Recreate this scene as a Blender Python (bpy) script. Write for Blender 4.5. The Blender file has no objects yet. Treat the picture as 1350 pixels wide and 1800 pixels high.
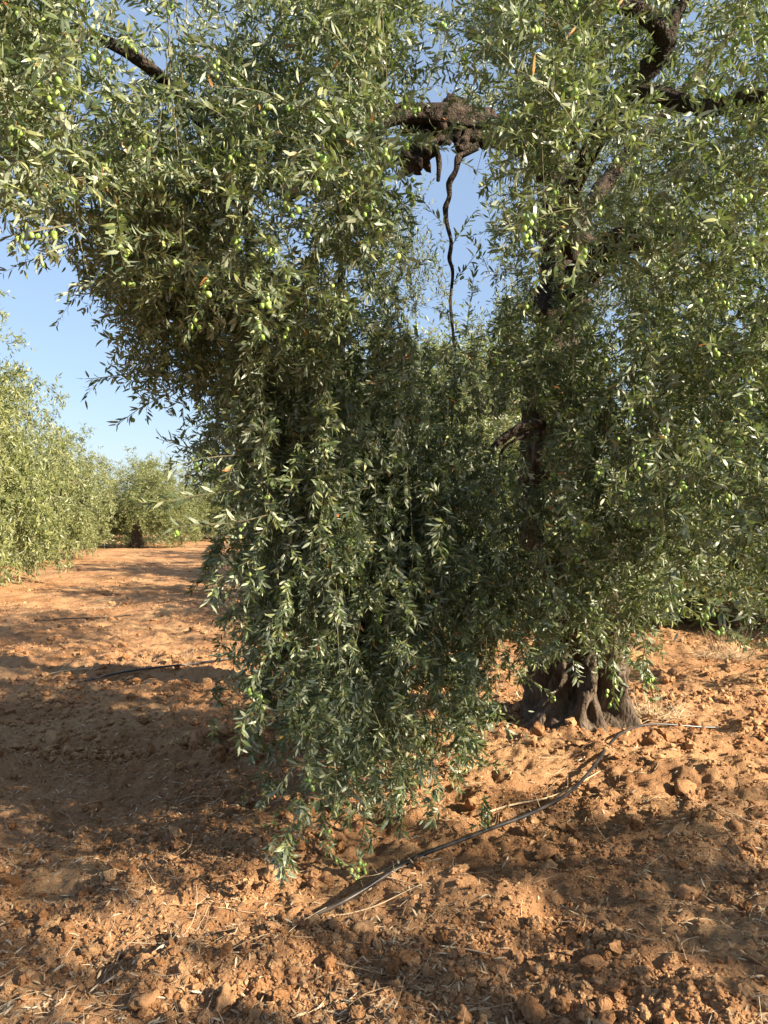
import bpy, math, random
import numpy as np

# ------------------------------------------------------------------ camera, sky, sun, exposure
S = bpy.context.scene
COL = S.collection
FPX, HZ, CAMZ = 1400.0, 900.0, 1.5
cam_d = bpy.data.cameras.new('camera'); cam = bpy.data.objects.new('camera', cam_d); COL.objects.link(cam)
cam.location = (0, 0, CAMZ); cam.rotation_euler = (math.radians(90), 0, 0)
cam_d.sensor_fit = 'VERTICAL'; cam_d.sensor_height = 36; cam_d.sensor_width = 27; cam_d.lens = 36*FPX/1800
cam_d.clip_start = 0.05; cam_d.clip_end = 3000
S.camera = cam
SUN_EL, SUN_AZ = math.radians(27), math.radians(-27)      # azimuth from +x, negative = towards the camera side
sd = np.array([math.cos(SUN_EL)*math.cos(SUN_AZ), math.cos(SUN_EL)*math.sin(SUN_AZ), math.sin(SUN_EL)])
w = bpy.data.worlds.new("World"); S.world = w; w.use_nodes = True
nt = w.node_tree; bg = nt.nodes['Background']
sky = nt.nodes.new('ShaderNodeTexSky'); sky.sky_type = 'NISHITA'; sky.sun_disc = False
sky.sun_elevation = SUN_EL; sky.sun_rotation = math.atan2(sd[0], sd[1])
sky.air_density = 1.1; sky.dust_density = .8; sky.ozone_density = 3.6; sky.altitude = 50
sky_tint = nt.nodes.new('ShaderNodeMix'); sky_tint.data_type = 'RGBA'; sky_tint.blend_type = 'MULTIPLY'; sky_tint.inputs['Factor'].default_value = 1
nt.links.new(sky.outputs[0], sky_tint.inputs['A']); sky_tint.inputs['B'].default_value = (1.0, .94, .96, 1)
sky_mix = nt.nodes.new('ShaderNodeMix'); sky_mix.data_type = 'RGBA'; sky_mix.inputs['Factor'].default_value = .5   # even blue mixed in to flatten the sky gradient
nt.links.new(sky_tint.outputs['Result'], sky_mix.inputs['A']); sky_mix.inputs['B'].default_value = (2.3, 3.0, 4.0, 1)
nt.links.new(sky_mix.outputs['Result'], bg.inputs[0]); bg.inputs[1].default_value = 0.068
ld = bpy.data.lights.new('sun', 'SUN'); ld.energy = 5.0; ld.angle = math.radians(0.6); ld.color = (1.0, 0.86, 0.66)
lo = bpy.data.objects.new('sun', ld); COL.objects.link(lo)
from mathutils import Vector
lo.rotation_euler = Vector(tuple(sd)).to_track_quat('Z', 'Y').to_euler(); lo.location = (8, -4, 9)
S.view_settings.view_transform = 'Standard'; S.view_settings.look = 'None'
S.view_settings.gamma = 1; S.view_settings.exposure = 1.74

rng = np.random.default_rng(7)
random.seed(3)

# ------------------------------------------------------------------ helpers
def W(px, py, d):
    return np.array([(px-675)/FPX*d, d, CAMZ-(py-HZ)/FPX*d])

def tag(o, label=None, cat=None, group=None, kind=None):
    if label: o['label'] = label
    if cat: o['category'] = cat
    if group: o['group'] = group
    if kind: o['kind'] = kind
    return o

def empty(name, loc, rz=0):
    o = bpy.data.objects.new(name, None); COL.objects.link(o); o.location = loc; o.rotation_euler = (0, 0, rz)
    o.empty_display_size = 0.2
    return o

def link_mesh(name, me, mats, parent=None, world_parent=False):
    for m in (mats if isinstance(mats, (list, tuple)) else [mats]): me.materials.append(m)
    o = bpy.data.objects.new(name, me); COL.objects.link(o)
    if parent is not None:
        o.parent = parent
        if world_parent:
            o.location = tuple(-v for v in parent.location)
    return o

def np_mesh(name, V, sizes, loops, rnd=None, matidx=None, smooth=False):
    me = bpy.data.meshes.new(name)
    V = np.asarray(V, np.float32)
    me.vertices.add(len(V)); me.vertices.foreach_set('co', V.ravel())
    loops = np.asarray(loops, np.int32).ravel(); sizes = np.asarray(sizes, np.int32)
    me.loops.add(len(loops)); me.loops.foreach_set('vertex_index', loops)
    me.polygons.add(len(sizes))
    st = np.zeros(len(sizes), np.int32); st[1:] = np.cumsum(sizes)[:-1]
    me.polygons.foreach_set('loop_start', st)
    if matidx is not None: me.polygons.foreach_set('material_index', np.asarray(matidx, np.int32))
    me.polygons.foreach_set('use_smooth', np.full(len(sizes), smooth))
    if rnd is not None:
        a = me.attributes.new('rnd', 'FLOAT', 'POINT'); a.data.foreach_set('value', np.asarray(rnd, np.float32))
    me.update(calc_edges=True); me.validate()
    return me

class Geo:
    """collects vertex blocks with polygons, becomes one mesh"""
    def __init__(s): s.V=[]; s.S=[]; s.L=[]; s.R=[]; s.M=[]; s.n=0
    def add(s, V, sizes, loops, rnd=None, mat=0):
        V = np.asarray(V, float).reshape(-1, 3); loops = np.asarray(loops).ravel()
        s.V.append(V); s.S.append(np.asarray(sizes)); s.L.append(loops+s.n)
        s.R.append(np.zeros(len(V)) if rnd is None else np.asarray(rnd, float).ravel())
        s.M.append(np.full(len(sizes), mat)); s.n += len(V)
    def mesh(s, name, smooth=False):
        return np_mesh(name, np.concatenate(s.V), np.concatenate(s.S), np.concatenate(s.L),
                       np.concatenate(s.R), np.concatenate(s.M), smooth)

def merge(g, h):
    for V, S_, L, R, M in zip(h.V, h.S, h.L, h.R, h.M):
        g.V.append(V); g.S.append(S_); g.L.append(L+g.n); g.R.append(R); g.M.append(M*0+1)
    g.n += h.n

def unit(a): return a/(np.linalg.norm(a, axis=-1, keepdims=True)+1e-9)

def h2(ix, iy, seed):
    n = (ix.astype(np.int64)*374761393 + iy.astype(np.int64)*668265263 + seed*1442695041) & 0x7fffffff
    n = ((n ^ (n >> 13))*1274126177) & 0x7fffffff
    n = (n ^ (n >> 16)) & 0xffffff
    return n/16777215.0
def vnoise(x, y, seed=0):
    ix = np.floor(x); iy = np.floor(y); fx = x-ix; fy = y-iy
    fx = fx*fx*(3-2*fx); fy = fy*fy*(3-2*fy)
    a = h2(ix, iy, seed); b = h2(ix+1, iy, seed); c = h2(ix, iy+1, seed); d = h2(ix+1, iy+1, seed)
    return (a*(1-fx)+b*fx)*(1-fy)+(c*(1-fx)+d*fx)*fy
def fbm(x, y, seed, o=3):
    r = 0; amp = 1; t = 0
    for k in range(o):
        c, s_ = math.cos(0.7*k+seed), math.sin(0.7*k+seed)
        r = r+amp*vnoise((x*c-y*s_)*2**k, (x*s_+y*c)*2**k, seed+k); t += amp; amp *= .5
    return r/t
def worley(x, y, seed):
    ix = np.floor(x); iy = np.floor(y); best = np.full(x.shape, 9.0)
    for dx in (-1, 0, 1):
        for dy in (-1, 0, 1):
            cx = ix+dx; cy = iy+dy
            d = (cx+h2(cx, cy, seed)-x)**2+(cy+h2(cx, cy, seed+5)-y)**2
            best = np.minimum(best, d)
    return np.sqrt(best)
TR = np.array([1.42, 5.62])
MOUNDS = [(-0.34, 2.75, .16, .07), (-0.72, 2.62, .16, .06), (-0.93, 3.05, .2, .05), (-0.9, 3.9, .25, .06), (-.6, 3.4, .18, .05),
          (0.1, 2.6, .22, .05), (.9, 2.7, .2, .05), (1.35, 3.6, .25, .05), (-0.3, 4.6, .4, .06), (1.2, 5.0, .35, .05), (-.4, 2.35, .1, .05)]
def gh(x, y):
    x = np.asarray(x, float); y = np.asarray(y, float)
    dist = np.sqrt(x*x+y*y)
    big = (fbm(x*.55+3, y*.9+1, 11, 2)-.5)*.16
    far = (fbm(x*.03, y*.03, 90, 2)-.5)*.6*np.clip((dist-20)/60, 0, 1)
    det = np.exp(-(np.maximum(dist-9, 0)/14.))
    lum = fbm(x*3.2, y*3.6, 21, 3); lump = (np.clip(lum-.36, 0, 1)**1.2)*.20+(fbm(x*8.5, y*9.5, 83, 3)-.5)*.035
    w1 = worley(x*7+.6*lum, y*7, 31); cl = np.minimum(np.clip(.62-w1, 0, 1), .26)*.10*np.clip(fbm(x*1.3, y*1.3, 55, 2)*2.6-.85, 0, 1)
    w2 = worley(x*19, y*19, 37); c2 = np.minimum(np.clip(.6-w2, 0, 1), .28)*.036
    rid = 1-np.abs(fbm(x*6.5+5, y*8, 131, 3)*2-1)
    fine = (fbm(x*34, y*34, 43, 2)-.5)*.018+(rid**2-.6)*.012+(vnoise(x*26+9, y*26, 151)-.5)*.014+(h2(np.floor(x*70), np.floor(y*70), 5)-.5)*.006
    z = big+far+(lump+cl+c2+fine)*(.25+.75*det)-.04
    for mx, my, r, h in MOUNDS: z = z+h*np.exp(-((x-mx)**2+(y-my)**2)/(r*r))
    d2 = (x-TR[0])**2+(y-TR[1])**2
    z = z+.07*np.exp(-d2/.5)
    # far field evens out
    return z

# ------------------------------------------------------------------ materials
def mat(name):
    m = bpy.data.materials.new(name); m.use_nodes = True
    n = m.node_tree.nodes; l = m.node_tree.links
    return m, n, l, n['Principled BSDF']
def ramp(n, stops):
    r = n.new('ShaderNodeValToRGB'); e = r.color_ramp.elements
    e[0].position = stops[0][0]; e[0].color = (*stops[0][1], 1)
    e[1].position = stops[-1][0]; e[1].color = (*stops[-1][1], 1)
    for p, c in stops[1:-1]:
        x = e.new(p); x.color = (*c, 1)
    return r
def leaf_mat(name, up, lo_, trans=(.22, .3, .06), tw=.22, dry=True):
    m, n, l, b = mat(name)
    at = n.new('ShaderNodeAttribute'); at.attribute_name = 'rnd'
    r1 = ramp(n, up); l.new(at.outputs['Fac'], r1.inputs[0])
    r2 = ramp(n, lo_); l.new(at.outputs['Fac'], r2.inputs[0])
    g = n.new('ShaderNodeNewGeometry'); mx = n.new('ShaderNodeMix'); mx.data_type = 'RGBA'
    l.new(g.outputs['Backfacing'], mx.inputs['Factor']); l.new(r1.outputs[0], mx.inputs['A']); l.new(r2.outputs[0], mx.inputs['B'])
    l.new(mx.outputs['Result'], b.inputs['Base Color']); b.inputs['Roughness'].default_value = .42
    b.inputs['Specular IOR Level'].default_value = .5
    t = n.new('ShaderNodeBsdfTranslucent'); t.inputs[0].default_value = (*trans, 1)
    ms = n.new('ShaderNodeMixShader'); ms.inputs[0].default_value = tw
    out = n['Material Output']
    l.new(b.outputs[0], ms.inputs[1]); l.new(t.outputs[0], ms.inputs[2]); l.new(ms.outputs[0], out.inputs[0])
    return m
M_leaf = leaf_mat('olive_leaf',
    [(0, (.035, .06, .03)), (.5, (.09, .125, .055)), (.8, (.205, .235, .095)), (.993, (.32, .335, .14)), (.996, (.40, .19, .05)), (1, (.3, .1, .02))],
    [(0, (.16, .195, .135)), (.5, (.26, .30, .21)), (.99, (.36, .38, .26)), (.994, (.42, .22, .06)), (1, (.3, .14, .04))])
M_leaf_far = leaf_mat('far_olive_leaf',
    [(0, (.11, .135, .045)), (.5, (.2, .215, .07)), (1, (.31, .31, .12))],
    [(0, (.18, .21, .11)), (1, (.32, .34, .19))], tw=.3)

def bark_mat(name, c0, c1, c2, scale=14, bump=.6, zs=.35):
    m, n, l, b = mat(name)
    tc = n.new('ShaderNodeTexCoord'); mp = n.new('ShaderNodeMapping'); mp.inputs['Scale'].default_value = (1, 1, zs)
    l.new(tc.outputs['Object'], mp.inputs[0])
    no = n.new('ShaderNodeTexNoise'); no.inputs['Scale'].default_value = scale; no.inputs['Detail'].default_value = 8; no.inputs['Roughness'].default_value = .68
    l.new(mp.outputs[0], no.inputs[0])
    r = ramp(n, [(.3, c0), (.5, c1), (.72, c2)]); l.new(no.outputs[0], r.inputs[0]); l.new(r.outputs[0], b.inputs['Base Color'])
    b.inputs['Roughness'].default_value = .95; b.inputs['Specular IOR Level'].default_value = .2
    vo = n.new('ShaderNodeTexVoronoi'); vo.inputs['Scale'].default_value = scale*2.2; vo.feature = 'DISTANCE_TO_EDGE'; l.new(mp.outputs[0], vo.inputs[0])
    ad = n.new('ShaderNodeMath'); ad.operation = 'MULTIPLY_ADD'; ad.inputs[1].default_value = .8
    l.new(vo.outputs['Distance'], ad.inputs[0]); l.new(no.outputs[0], ad.inputs[2])
    bu = n.new('ShaderNodeBump'); bu.inputs['Strength'].default_value = bump; bu.inputs['Distance'].default_value = .03
    l.new(ad.outputs[0], bu.inputs['Height']); l.new(bu.outputs[0], b.inputs['Normal'])
    return m
M_bark = bark_mat('olive_bark', (.035, .027, .02), (.10, .075, .055), (.2, .155, .115), 14, 1.0)
M_limb = bark_mat('shade_dark_limb_bark', (.014, .011, .009), (.045, .034, .026), (.12, .088, .064), 26, .8, 1)  # darker than the trunk bark: backlit shade on the limbs is put into the colours
M_twig = bark_mat('twig_bark', (.08, .075, .04), (.15, .135, .075), (.25, .22, .13), 30, .1)

def soil_mat():
    m, n, l, b = mat('red_soil')
    tc = n.new('ShaderNodeTexCoord')
    def noise(s, d=6, ro=.6):
        x = n.new('ShaderNodeTexNoise'); x.inputs['Scale'].default_value = s; x.inputs['Detail'].default_value = d
        x.inputs['Roughness'].default_value = ro; l.new(tc.outputs['Object'], x.inputs[0]); return x
    a = noise(1.1, 5); c = noise(22, 8, .7); e = noise(120, 4, .7)
    r = ramp(n, [(.3, (.30, .15, .066)), (.5, (.42, .235, .12)), (.7, (.54, .335, .17))]); l.new(a.outputs[0], r.inputs[0])
    r2 = ramp(n, [(.28, (.55, .5, .46)), (.5, (.95, .95, .95)), (.75, (1.15, 1.12, 1.05))]); l.new(c.outputs[0], r2.inputs[0])
    mx = n.new('ShaderNodeMix'); mx.data_type = 'RGBA'; mx.blend_type = 'MULTIPLY'; mx.inputs['Factor'].default_value = .85
    l.new(r.outputs[0], mx.inputs['A']); l.new(r2.outputs[0], mx.inputs['B'])
    l.new(mx.outputs['Result'], b.inputs['Base Color'])
    b.inputs['Roughness'].default_value = 1; b.inputs['Specular IOR Level'].default_value = .1
    ad = n.new('ShaderNodeMath'); ad.operation = 'MULTIPLY_ADD'; ad.inputs[1].default_value = .35
    l.new(e.outputs[0], ad.inputs[0]); l.new(c.outputs[0], ad.inputs[2])
    bu = n.new('ShaderNodeBump'); bu.inputs['Strength'].default_value = 1; bu.inputs['Distance'].default_value = .035
    l.new(ad.outputs[0], bu.inputs['Height']); l.new(bu.outputs[0], b.inputs['Normal'])
    return m
M_soil = soil_mat()
def rnd_mat(name, stops, rough=.9, bump=None, spec=.2):
    m, n, l, b = mat(name)
    at = n.new('ShaderNodeAttribute'); at.attribute_name = 'rnd'
    r = ramp(n, stops); l.new(at.outputs['Fac'], r.inputs[0]); l.new(r.outputs[0], b.inputs['Base Color'])
    b.inputs['Roughness'].default_value = rough; b.inputs['Specular IOR Level'].default_value = spec
    if bump:
        tc = n.new('ShaderNodeTexCoord'); no = n.new('ShaderNodeTexNoise'); no.inputs['Scale'].default_value = bump
        no.inputs['Detail'].default_value = 9; no.inputs['Roughness'].default_value = .7; l.new(tc.outputs['Object'], no.inputs[0])
        bu = n.new('ShaderNodeBump'); bu.inputs['Strength'].default_value = .8; bu.inputs['Distance'].default_value = .02
        l.new(no.outputs[0], bu.inputs['Height']); l.new(bu.outputs[0], b.inputs['Normal'])
        r3 = ramp(n, [(.3, (.62, .58, .54)), (.7, (1.1, 1.08, 1.05))]); l.new(no.outputs[0], r3.inputs[0])
        mx = n.new('ShaderNodeMix'); mx.data_type = 'RGBA'; mx.blend_type = 'MULTIPLY'; mx.inputs['Factor'].default_value = .9
        l.new(r.outputs[0], mx.inputs['A']); l.new(r3.outputs[0], mx.inputs['B']); l.new(mx.outputs['Result'], b.inputs['Base Color'])
    return m
M_clod = rnd_mat('clod_soil', [(0, (.28, .14, .062)), (.5, (.42, .235, .12)), (1, (.58, .36, .19))], 1, 60, .1)
M_straw = rnd_mat('dry_straw', [(0, (.17, .10, .055)), (.4, (.36, .25, .145)), (.8, (.54, .41, .26)), (1, (.62, .53, .38))], .7)
M_olive = rnd_mat('green_olive', [(0, (.16, .26, .05)), (.6, (.25, .38, .08)), (1, (.38, .48, .14))], .33, None, .5)
def hose_mat():
    m, n, l, b = mat('black_hose')
    tc = n.new('ShaderNodeTexCoord'); no = n.new('ShaderNodeTexNoise'); no.inputs['Scale'].default_value = 9; no.inputs['Detail'].default_value = 5
    l.new(tc.outputs['Object'], no.inputs[0])
    r = ramp(n, [(.45, (.014, .014, .016)), (.7, (.08, .06, .045))]); l.new(no.outputs[0], r.inputs[0]); l.new(r.outputs[0], b.inputs['Base Color'])
    b.inputs['Roughness'].default_value = .36
    return m
M_hose = hose_mat()

# ------------------------------------------------------------------ ground: one sheet to the horizon
def sinh_axis(c, a, du, lo_, hi):
    u0 = math.asinh((lo_-c)/a); u1 = math.asinh((hi-c)/a)
    return c+a*np.sinh(np.linspace(u0, u1, int((u1-u0)/du)))
gx = sinh_axis(0.2, 1.9, .0068, -400, 400); gy = sinh_axis(3.0, 1.5, .0072, -200, 700)
X, Y = np.meshgrid(gx, gy, indexing='xy'); Z = gh(X, Y)
nx, ny = len(gx), len(gy)
idx = np.arange(nx*ny).reshape(ny, nx)
q = np.stack([idx[:-1, :-1], idx[:-1, 1:], idx[1:, 1:], idx[1:, :-1]], -1).reshape(-1, 4)
me = np_mesh('ground', np.stack([X, Y, Z], -1).reshape(-1, 3), np.full(len(q), 4), q, smooth=True)
tag(link_mesh('ground', me, M_soil), 'tilled red-brown orchard soil, clodded and littered with dry leaves', kind='structure')

# ------------------------------------------------------------------ tubes
def tube(g, P, R, sides=8, rough=0.0, mat_=0, cap=True, seed=0, sub=1, rnd=0.5):
    """swept tube through points P with radii R; Catmull-Rom resampled"""
    P = np.asarray(P, float); R = np.asarray(R, float)
    if sub > 1:
        n = len(P); out = []; ro = []
        Q = np.vstack([2*P[0]-P[1], P, 2*P[-1]-P[-2]])
        for i in range(n-1):
            for t in np.linspace(0, 1, sub, endpoint=False):
                a, b, c, d = Q[i], Q[i+1], Q[i+2], Q[i+3]
                out.append(.5*((2*b)+(-a+c)*t+(2*a-5*b+4*c-d)*t*t+(-a+3*b-3*c+d)*t**3)); ro.append(R[i]*(1-t)+R[i+1]*t)
        out.append(P[-1]); ro.append(R[-1]); P = np.array(out); R = np.array(ro)
    n = len(P); T = np.gradient(P, axis=0); T = unit(T)
    ref = np.array([0, 0, 1.0]) if abs(T[0][2]) < .9 else np.array([1.0, 0, 0])
    u = unit(np.cross(T[0], ref)); rings = []
    th = np.linspace(0, 2*np.pi, sides, endpoint=False)
    r_ = np.random.default_rng(seed)
    jit = r_.normal(0, 1, (n, sides)); lob = r_.uniform(0, 6.28, 3)
    for i in range(n):
        u = unit(u-T[i]*np.dot(u, T[i])); v = np.cross(T[i], u)
        rad = R[i]*(1+rough*(.45*np.sin(3*th+lob[0]+i*.35)+.35*np.sin(5*th+lob[1]-i*.22)+.4*jit[i]*.5+.4*math.sin(i*.8+lob[2])))
        rings.append(P[i]+np.outer(np.cos(th)*rad, u)+np.outer(np.sin(th)*rad, v))
    V = np.concatenate(rings)
    if rough > .1 and R.max() > .04:
        ax = np.repeat(P, sides, 0); o_ = V-ax
        f = fbm(V[:, 0]*9+V[:, 1]*5, V[:, 2]*9-V[:, 1]*6, 300+seed, 4)-.5
        V = ax+o_*(1+f[:, None]*rough*5)
    a = np.arange(n-1)[:, None]*sides; j = np.arange(sides)[None, :]; k = (j+1) % sides
    q = np.stack([a+j, a+k, a+sides+k, a+sides+j], -1).reshape(-1, 4)
    sizes = [4]*len(q); loops = list(q.ravel())
    if cap:
        loops += list(range(sides))[::-1]; sizes.append(sides)
        loops += [(n-1)*sides+i for i in range(sides)]; sizes.append(sides)
    g.add(V, sizes, loops, np.full(len(V), rnd), mat_)

# ------------------------------------------------------------------ shoots and leaves (vectorised)
def grow(P0, D0, L, K, droop, wob=.1):
    N = len(P0); pts = np.zeros((N, K+1, 3)); dr = np.zeros((N, K+1, 3))
    p = P0.copy(); d = unit(D0); st = (L/K)[:, None]; dn = np.array([0, 0, -1.0])
    bend = rng.normal(0, wob, (N, 3))
    for k in range(K+1):
        pts[:, k] = p; dr[:, k] = d
        d = unit(d+dn*np.asarray(droop).reshape(-1, 1)/K+bend/K*2+rng.normal(0, .035, (N, 3))); p = p+d*st
    return pts, dr

def leaf_block(g, base, t, L, Wd, simple=False, ang=(.5, 1.15), zup=.55, mat_=0):
    """base (n,3) attachment points, t (n,3) stem directions; returns nothing, adds leaves to g"""
    n = len(base)
    ph = rng.uniform(0, 6.283, n)
    ref = np.where(np.abs(t[:, 2:3]) < .9, np.array([[0, 0, 1.0]]), np.array([[1.0, 0, 0]]))
    a = unit(np.cross(t, ref)); b = np.cross(t, a)
    rad = a*np.cos(ph)[:, None]+b*np.sin(ph)[:, None]
    al = rng.uniform(ang[0], ang[1], n)[:, None]
    d = unit(t*np.cos(al)+rad*np.sin(al)+rng.normal(0, .12, (n, 3)))
    nn = t*.6+np.array([0, 0, zup])+rng.normal(0, .45, (n, 3)); nn = unit(nn-d*np.sum(nn*d, 1, keepdims=True))
    s = np.cross(d, nn)          # so that d x side winds face normal = nn
    L = L[:, None]; Wd = Wd[:, None]
    cur = rng.uniform(-.05, .16, (n, 1))*L; rn = rng.random(n)
    if simple:
        V = np.stack([base, base+d*L*.5-s*Wd*.5+nn*cur*.3, base+d*L-nn*cur, base+d*L*.5+s*Wd*.5+nn*cur*.3], 1)
        f = np.array([0, 3, 2, 1]); k = 4; sz = [4]
    else:
        b0 = base+d*L*.06
        V = np.stack([b0, base+d*L*.33-s*Wd*.46+nn*cur*.35, base+d*L*.33+s*Wd*.46+nn*cur*.35,
                      base+d*L*.68-s*Wd*.40, base+d*L*.68+s*Wd*.40, base+d*L-nn*cur*1.1], 1)
        f = np.array([0, 2, 1, 1, 2, 4, 3, 3, 4, 5]); k = 6; sz = [3, 4, 3]
    loops = (np.arange(n)[:, None]*k+f[None, :]).ravel()
    g.add(V.reshape(-1, 3), np.tile(sz, n), loops, np.repeat(rn, k), mat_)

def stems(g, pts, r0, step=3, mat_=0):
    """thin three-sided stems for all shoots"""
    ii = list(range(0, pts.shape[1], step));
    if ii[-1] != pts.shape[1]-1: ii.append(pts.shape[1]-1)
    Q = pts[:, ii]; N, K, _ = Q.shape
    T = unit(Q[:, -1]-Q[:, 0]); ref = np.where(np.abs(T[:, 2:3]) < .9, np.array([[0, 0, 1.0]]), np.array([[1.0, 0, 0]]))
    a = unit(np.cross(T, ref)); b = np.cross(T, a)
    rr = np.asarray(r0).reshape(-1, 1, 1, 1)*np.linspace(1, .45, K)[None, :, None, None]
    th = np.array([0, 2.094, 4.189])
    off = a[:, None, None]*np.cos(th)[None, None, :, None]+b[:, None, None]*np.sin(th)[None, None, :, None]
    V = Q[:, :, None]+off*rr
    q = []
    for k in range(K-1):
        for j in range(3):
            j2 = (j+1) % 3; q.append([k*3+j, k*3+j2, (k+1)*3+j2, (k+1)*3+j])
    q = np.array(q).ravel()
    loops = (np.arange(N)[:, None]*(K*3)+q[None]).ravel()
    g.add(V.reshape(-1, 3), np.full(N*len(q)//4, 4), loops, np.full(N*K*3, .5), mat_)

def shoot_foliage(gl, gs, P0, D0, Ls, droop, leafL=.053, K=14, simple=False, dens=1.0, smat=0, stem_r=.0013, wob=.25, lw=.225):
    pts, dr = grow(P0, D0, Ls, K, droop, wob)
    if gs is not None: stems(gs, pts, np.full(len(P0), stem_r), 4, smat)
    base = pts[:, 1:].reshape(-1, 3); t = dr[:, 1:].reshape(-1, 3)
    base = np.repeat(base, 2, 0); t = np.repeat(t, 2, 0)
    keep = rng.random(len(base)) < dens; base = base[keep]; t = t[keep]
    L = rng.normal(leafL, leafL*.19, len(base)).clip(leafL*.45, leafL*1.45)
    leaf_block(gl, base, t, L, L*rng.uniform(lw*.8, lw*1.2, len(base)), simple)
    return pts, dr

# ico sphere data
def ico(sub):
    import bmesh
    bm = bmesh.new(); bmesh.ops.create_icosphere(bm, subdivisions=sub, radius=1)
    V = np.array([v.co[:] for v in bm.verts]); F = np.array([[v.index for v in f.verts] for f in bm.faces]); bm.free()
    return V, F
ICO1, ICO2, ICO3 = ico(1), ico(2), ico(3)

# ------------------------------------------------------------------ the old olive tree
tree = empty('olive_tree', (TR[0], TR[1], 0))
tag(tree, 'huge old olive tree in front, green olives and drooping foliage over its gnarled trunk', 'tree')

def trunk_mesh():
    g = Geo(); H = 64; A = 150
    zs = np.concatenate([np.linspace(-.15, 1.0, 44), np.linspace(1.04, 2.6, H-44)])
    th = np.linspace(0, 2*np.pi, A, endpoint=False)
    V = []
    for i, z in enumerate(zs):
        R = .27+.17*math.exp(-max(z, 0)/.32)-.03*max(z-1, 0)
        if z > 1.2: R *= 1-.16*(z-1.2)
        cx = TR[0]-.02-.12*max(z-.6, 0)+.03*math.sin(z*2.2); cy = TR[1]+.05*math.sin(z*1.7)
        amp = .22*math.exp(-max(z, 0)/.9)+.09
        lob = np.abs(np.sin(3.5*th+1.2+.5*math.sin(z*2.0)))**.7*1.0+.5*np.abs(np.sin(6.5*th+.4-.6*z))
        r = R*(1+amp*(lob-.9))
        # deep hollows between the roots
        for a0, z0, wa, wz, dp in ((-2.05, .33, .22, .16, .5), (-1.22, .25, .13, .22, .42), (-.62, .3, .17, .2, .45), (-1.62, .12, .16, .14, .3), (-2.6, .6, .25, .3, .25)):
            da = (th-a0+np.pi) % (2*np.pi)-np.pi
            r = r*(1-dp*np.exp(-(da/wa)**2-((z-z0)/wz)**2))
        nz = fbm(th*7+i*.02, np.full(A, z*9), 71, 3)-.5
        n2 = vnoise(np.cos(th)*9+np.sin(th)*14, np.full(A, z*26), 5)-.5
        burl = fbm(np.cos(th)*1.9+3, np.sin(th)*1.9+z*3.2, 77, 3)-.5; b2 = fbm(np.cos(th)*5+1, np.sin(th)*5+z*7, 79, 3)-.5
        r = r+nz*.06+n2*.016+burl*.24+b2*.17
        V.append(np.stack([cx+r*np.cos(th), cy+r*np.sin(th)*.92, np.full(A, z)], -1))
    V = np.concatenate(V); n = len(zs)
    a = np.arange(n-1)[:, None]*A; j = np.arange(A)[None]; k = (j+1) % A
    q = np.stack([a+j, a+k, a+A+k, a+A+j], -1).reshape(-1, 4)
    g.add(V, np.full(len(q), 4), q)
    return g.mesh('trunk', True)
link_mesh('trunk', trunk_mesh(), M_bark, tree, True)

LIMBS = [  # points (px,py,d) and radii in metres
    ('stem', [(975, 640, 5.55), (985, 520, 5.5), (990, 430, 5.45), (985, 330, 5.4), (930, 250, 5.3), (865, 228, 5.2), (800, 208, 5.1), (705, 218, 5.0)], [.17, .15, .13, .12, .10, .085, .10, .05], .34),
    ('stub', [(800, 215, 5.1), (765, 236, 5.06), (738, 262, 5.03), (716, 292, 5.0)], [.1, .085, .07, .055], .4),
    ('knob', [(840, 222, 5.15), (820, 245, 5.1), (806, 262, 5.05)], [.07, .05, .03], .35),
    ('spur', [(775, 215, 5.1), (752, 196, 5.05), (738, 188, 5.0)], [.05, .035, .02], .3),
    ('left', [(860, 212, 5.2), (700, 200, 4.8), (560, 300, 4.5), (510, 335, 4.3), (430, 290, 4.0), (352, 210, 3.6), (250, 110, 3.3), (110, 50, 3.0), (-40, 90, 2.7)], [.08, .055, .045, .042, .038, .032, .024, .018, .008], .12),
    ('arched', [(990, 440, 5.4), (1000, 350, 4.6), (1012, 318, 4.0), (1040, 258, 3.8), (1085, 180, 3.6), (1150, 110, 3.5), (1168, 62, 3.4), (1120, 18, 3.3), (1070, 8, 3.2), (1000, 30, 3.1)], [.1, .06, .042, .045, .045, .042, .04, .036, .032, .02], .12),
    ('right', [(1085, 180, 3.6), (1150, 165, 3.5), (1240, 190, 3.3), (1340, 170, 3.1), (1450, 230, 2.9)], [.045, .04, .035, .03, .02], .12),
    ('upright', [(1168, 62, 3.4), (1210, -20, 3.4), (1260, -120, 3.4)], [.035, .03, .02], .1),
    ('back', [(990, 430, 5.5), (1080, 300, 6.2), (1200, 160, 6.8), (1320, 20, 7.4)], [.075, .06, .045, .02], .15),
    ('side', [(985, 520, 5.5), (1110, 420, 4.9), (1240, 400, 4.2), (1360, 460, 3.6)], [.11, .08, .06, .03], .15),
    ('bowed', [(1000, 790, 5.6), (965, 752, 5.45), (925, 748, 5.3), (880, 775, 5.2), (845, 820, 5.1), (815, 850, 5.05)], [.035, .035, .032, .028, .02, .012], .12),
    ('crook', [(1003, 262, 3.85), (1001, 228, 3.8), (1004, 205, 3.75)], [.03, .032, .034], .15),
]
for nm, P, R, ro in LIMBS:
    g = Geo(); tube(g, [W(*p) for p in P], R, 26, ro, sub=12, seed=len(nm)*3)
    link_mesh('limb', g.mesh('limb', True), M_limb, tree, True)
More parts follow.
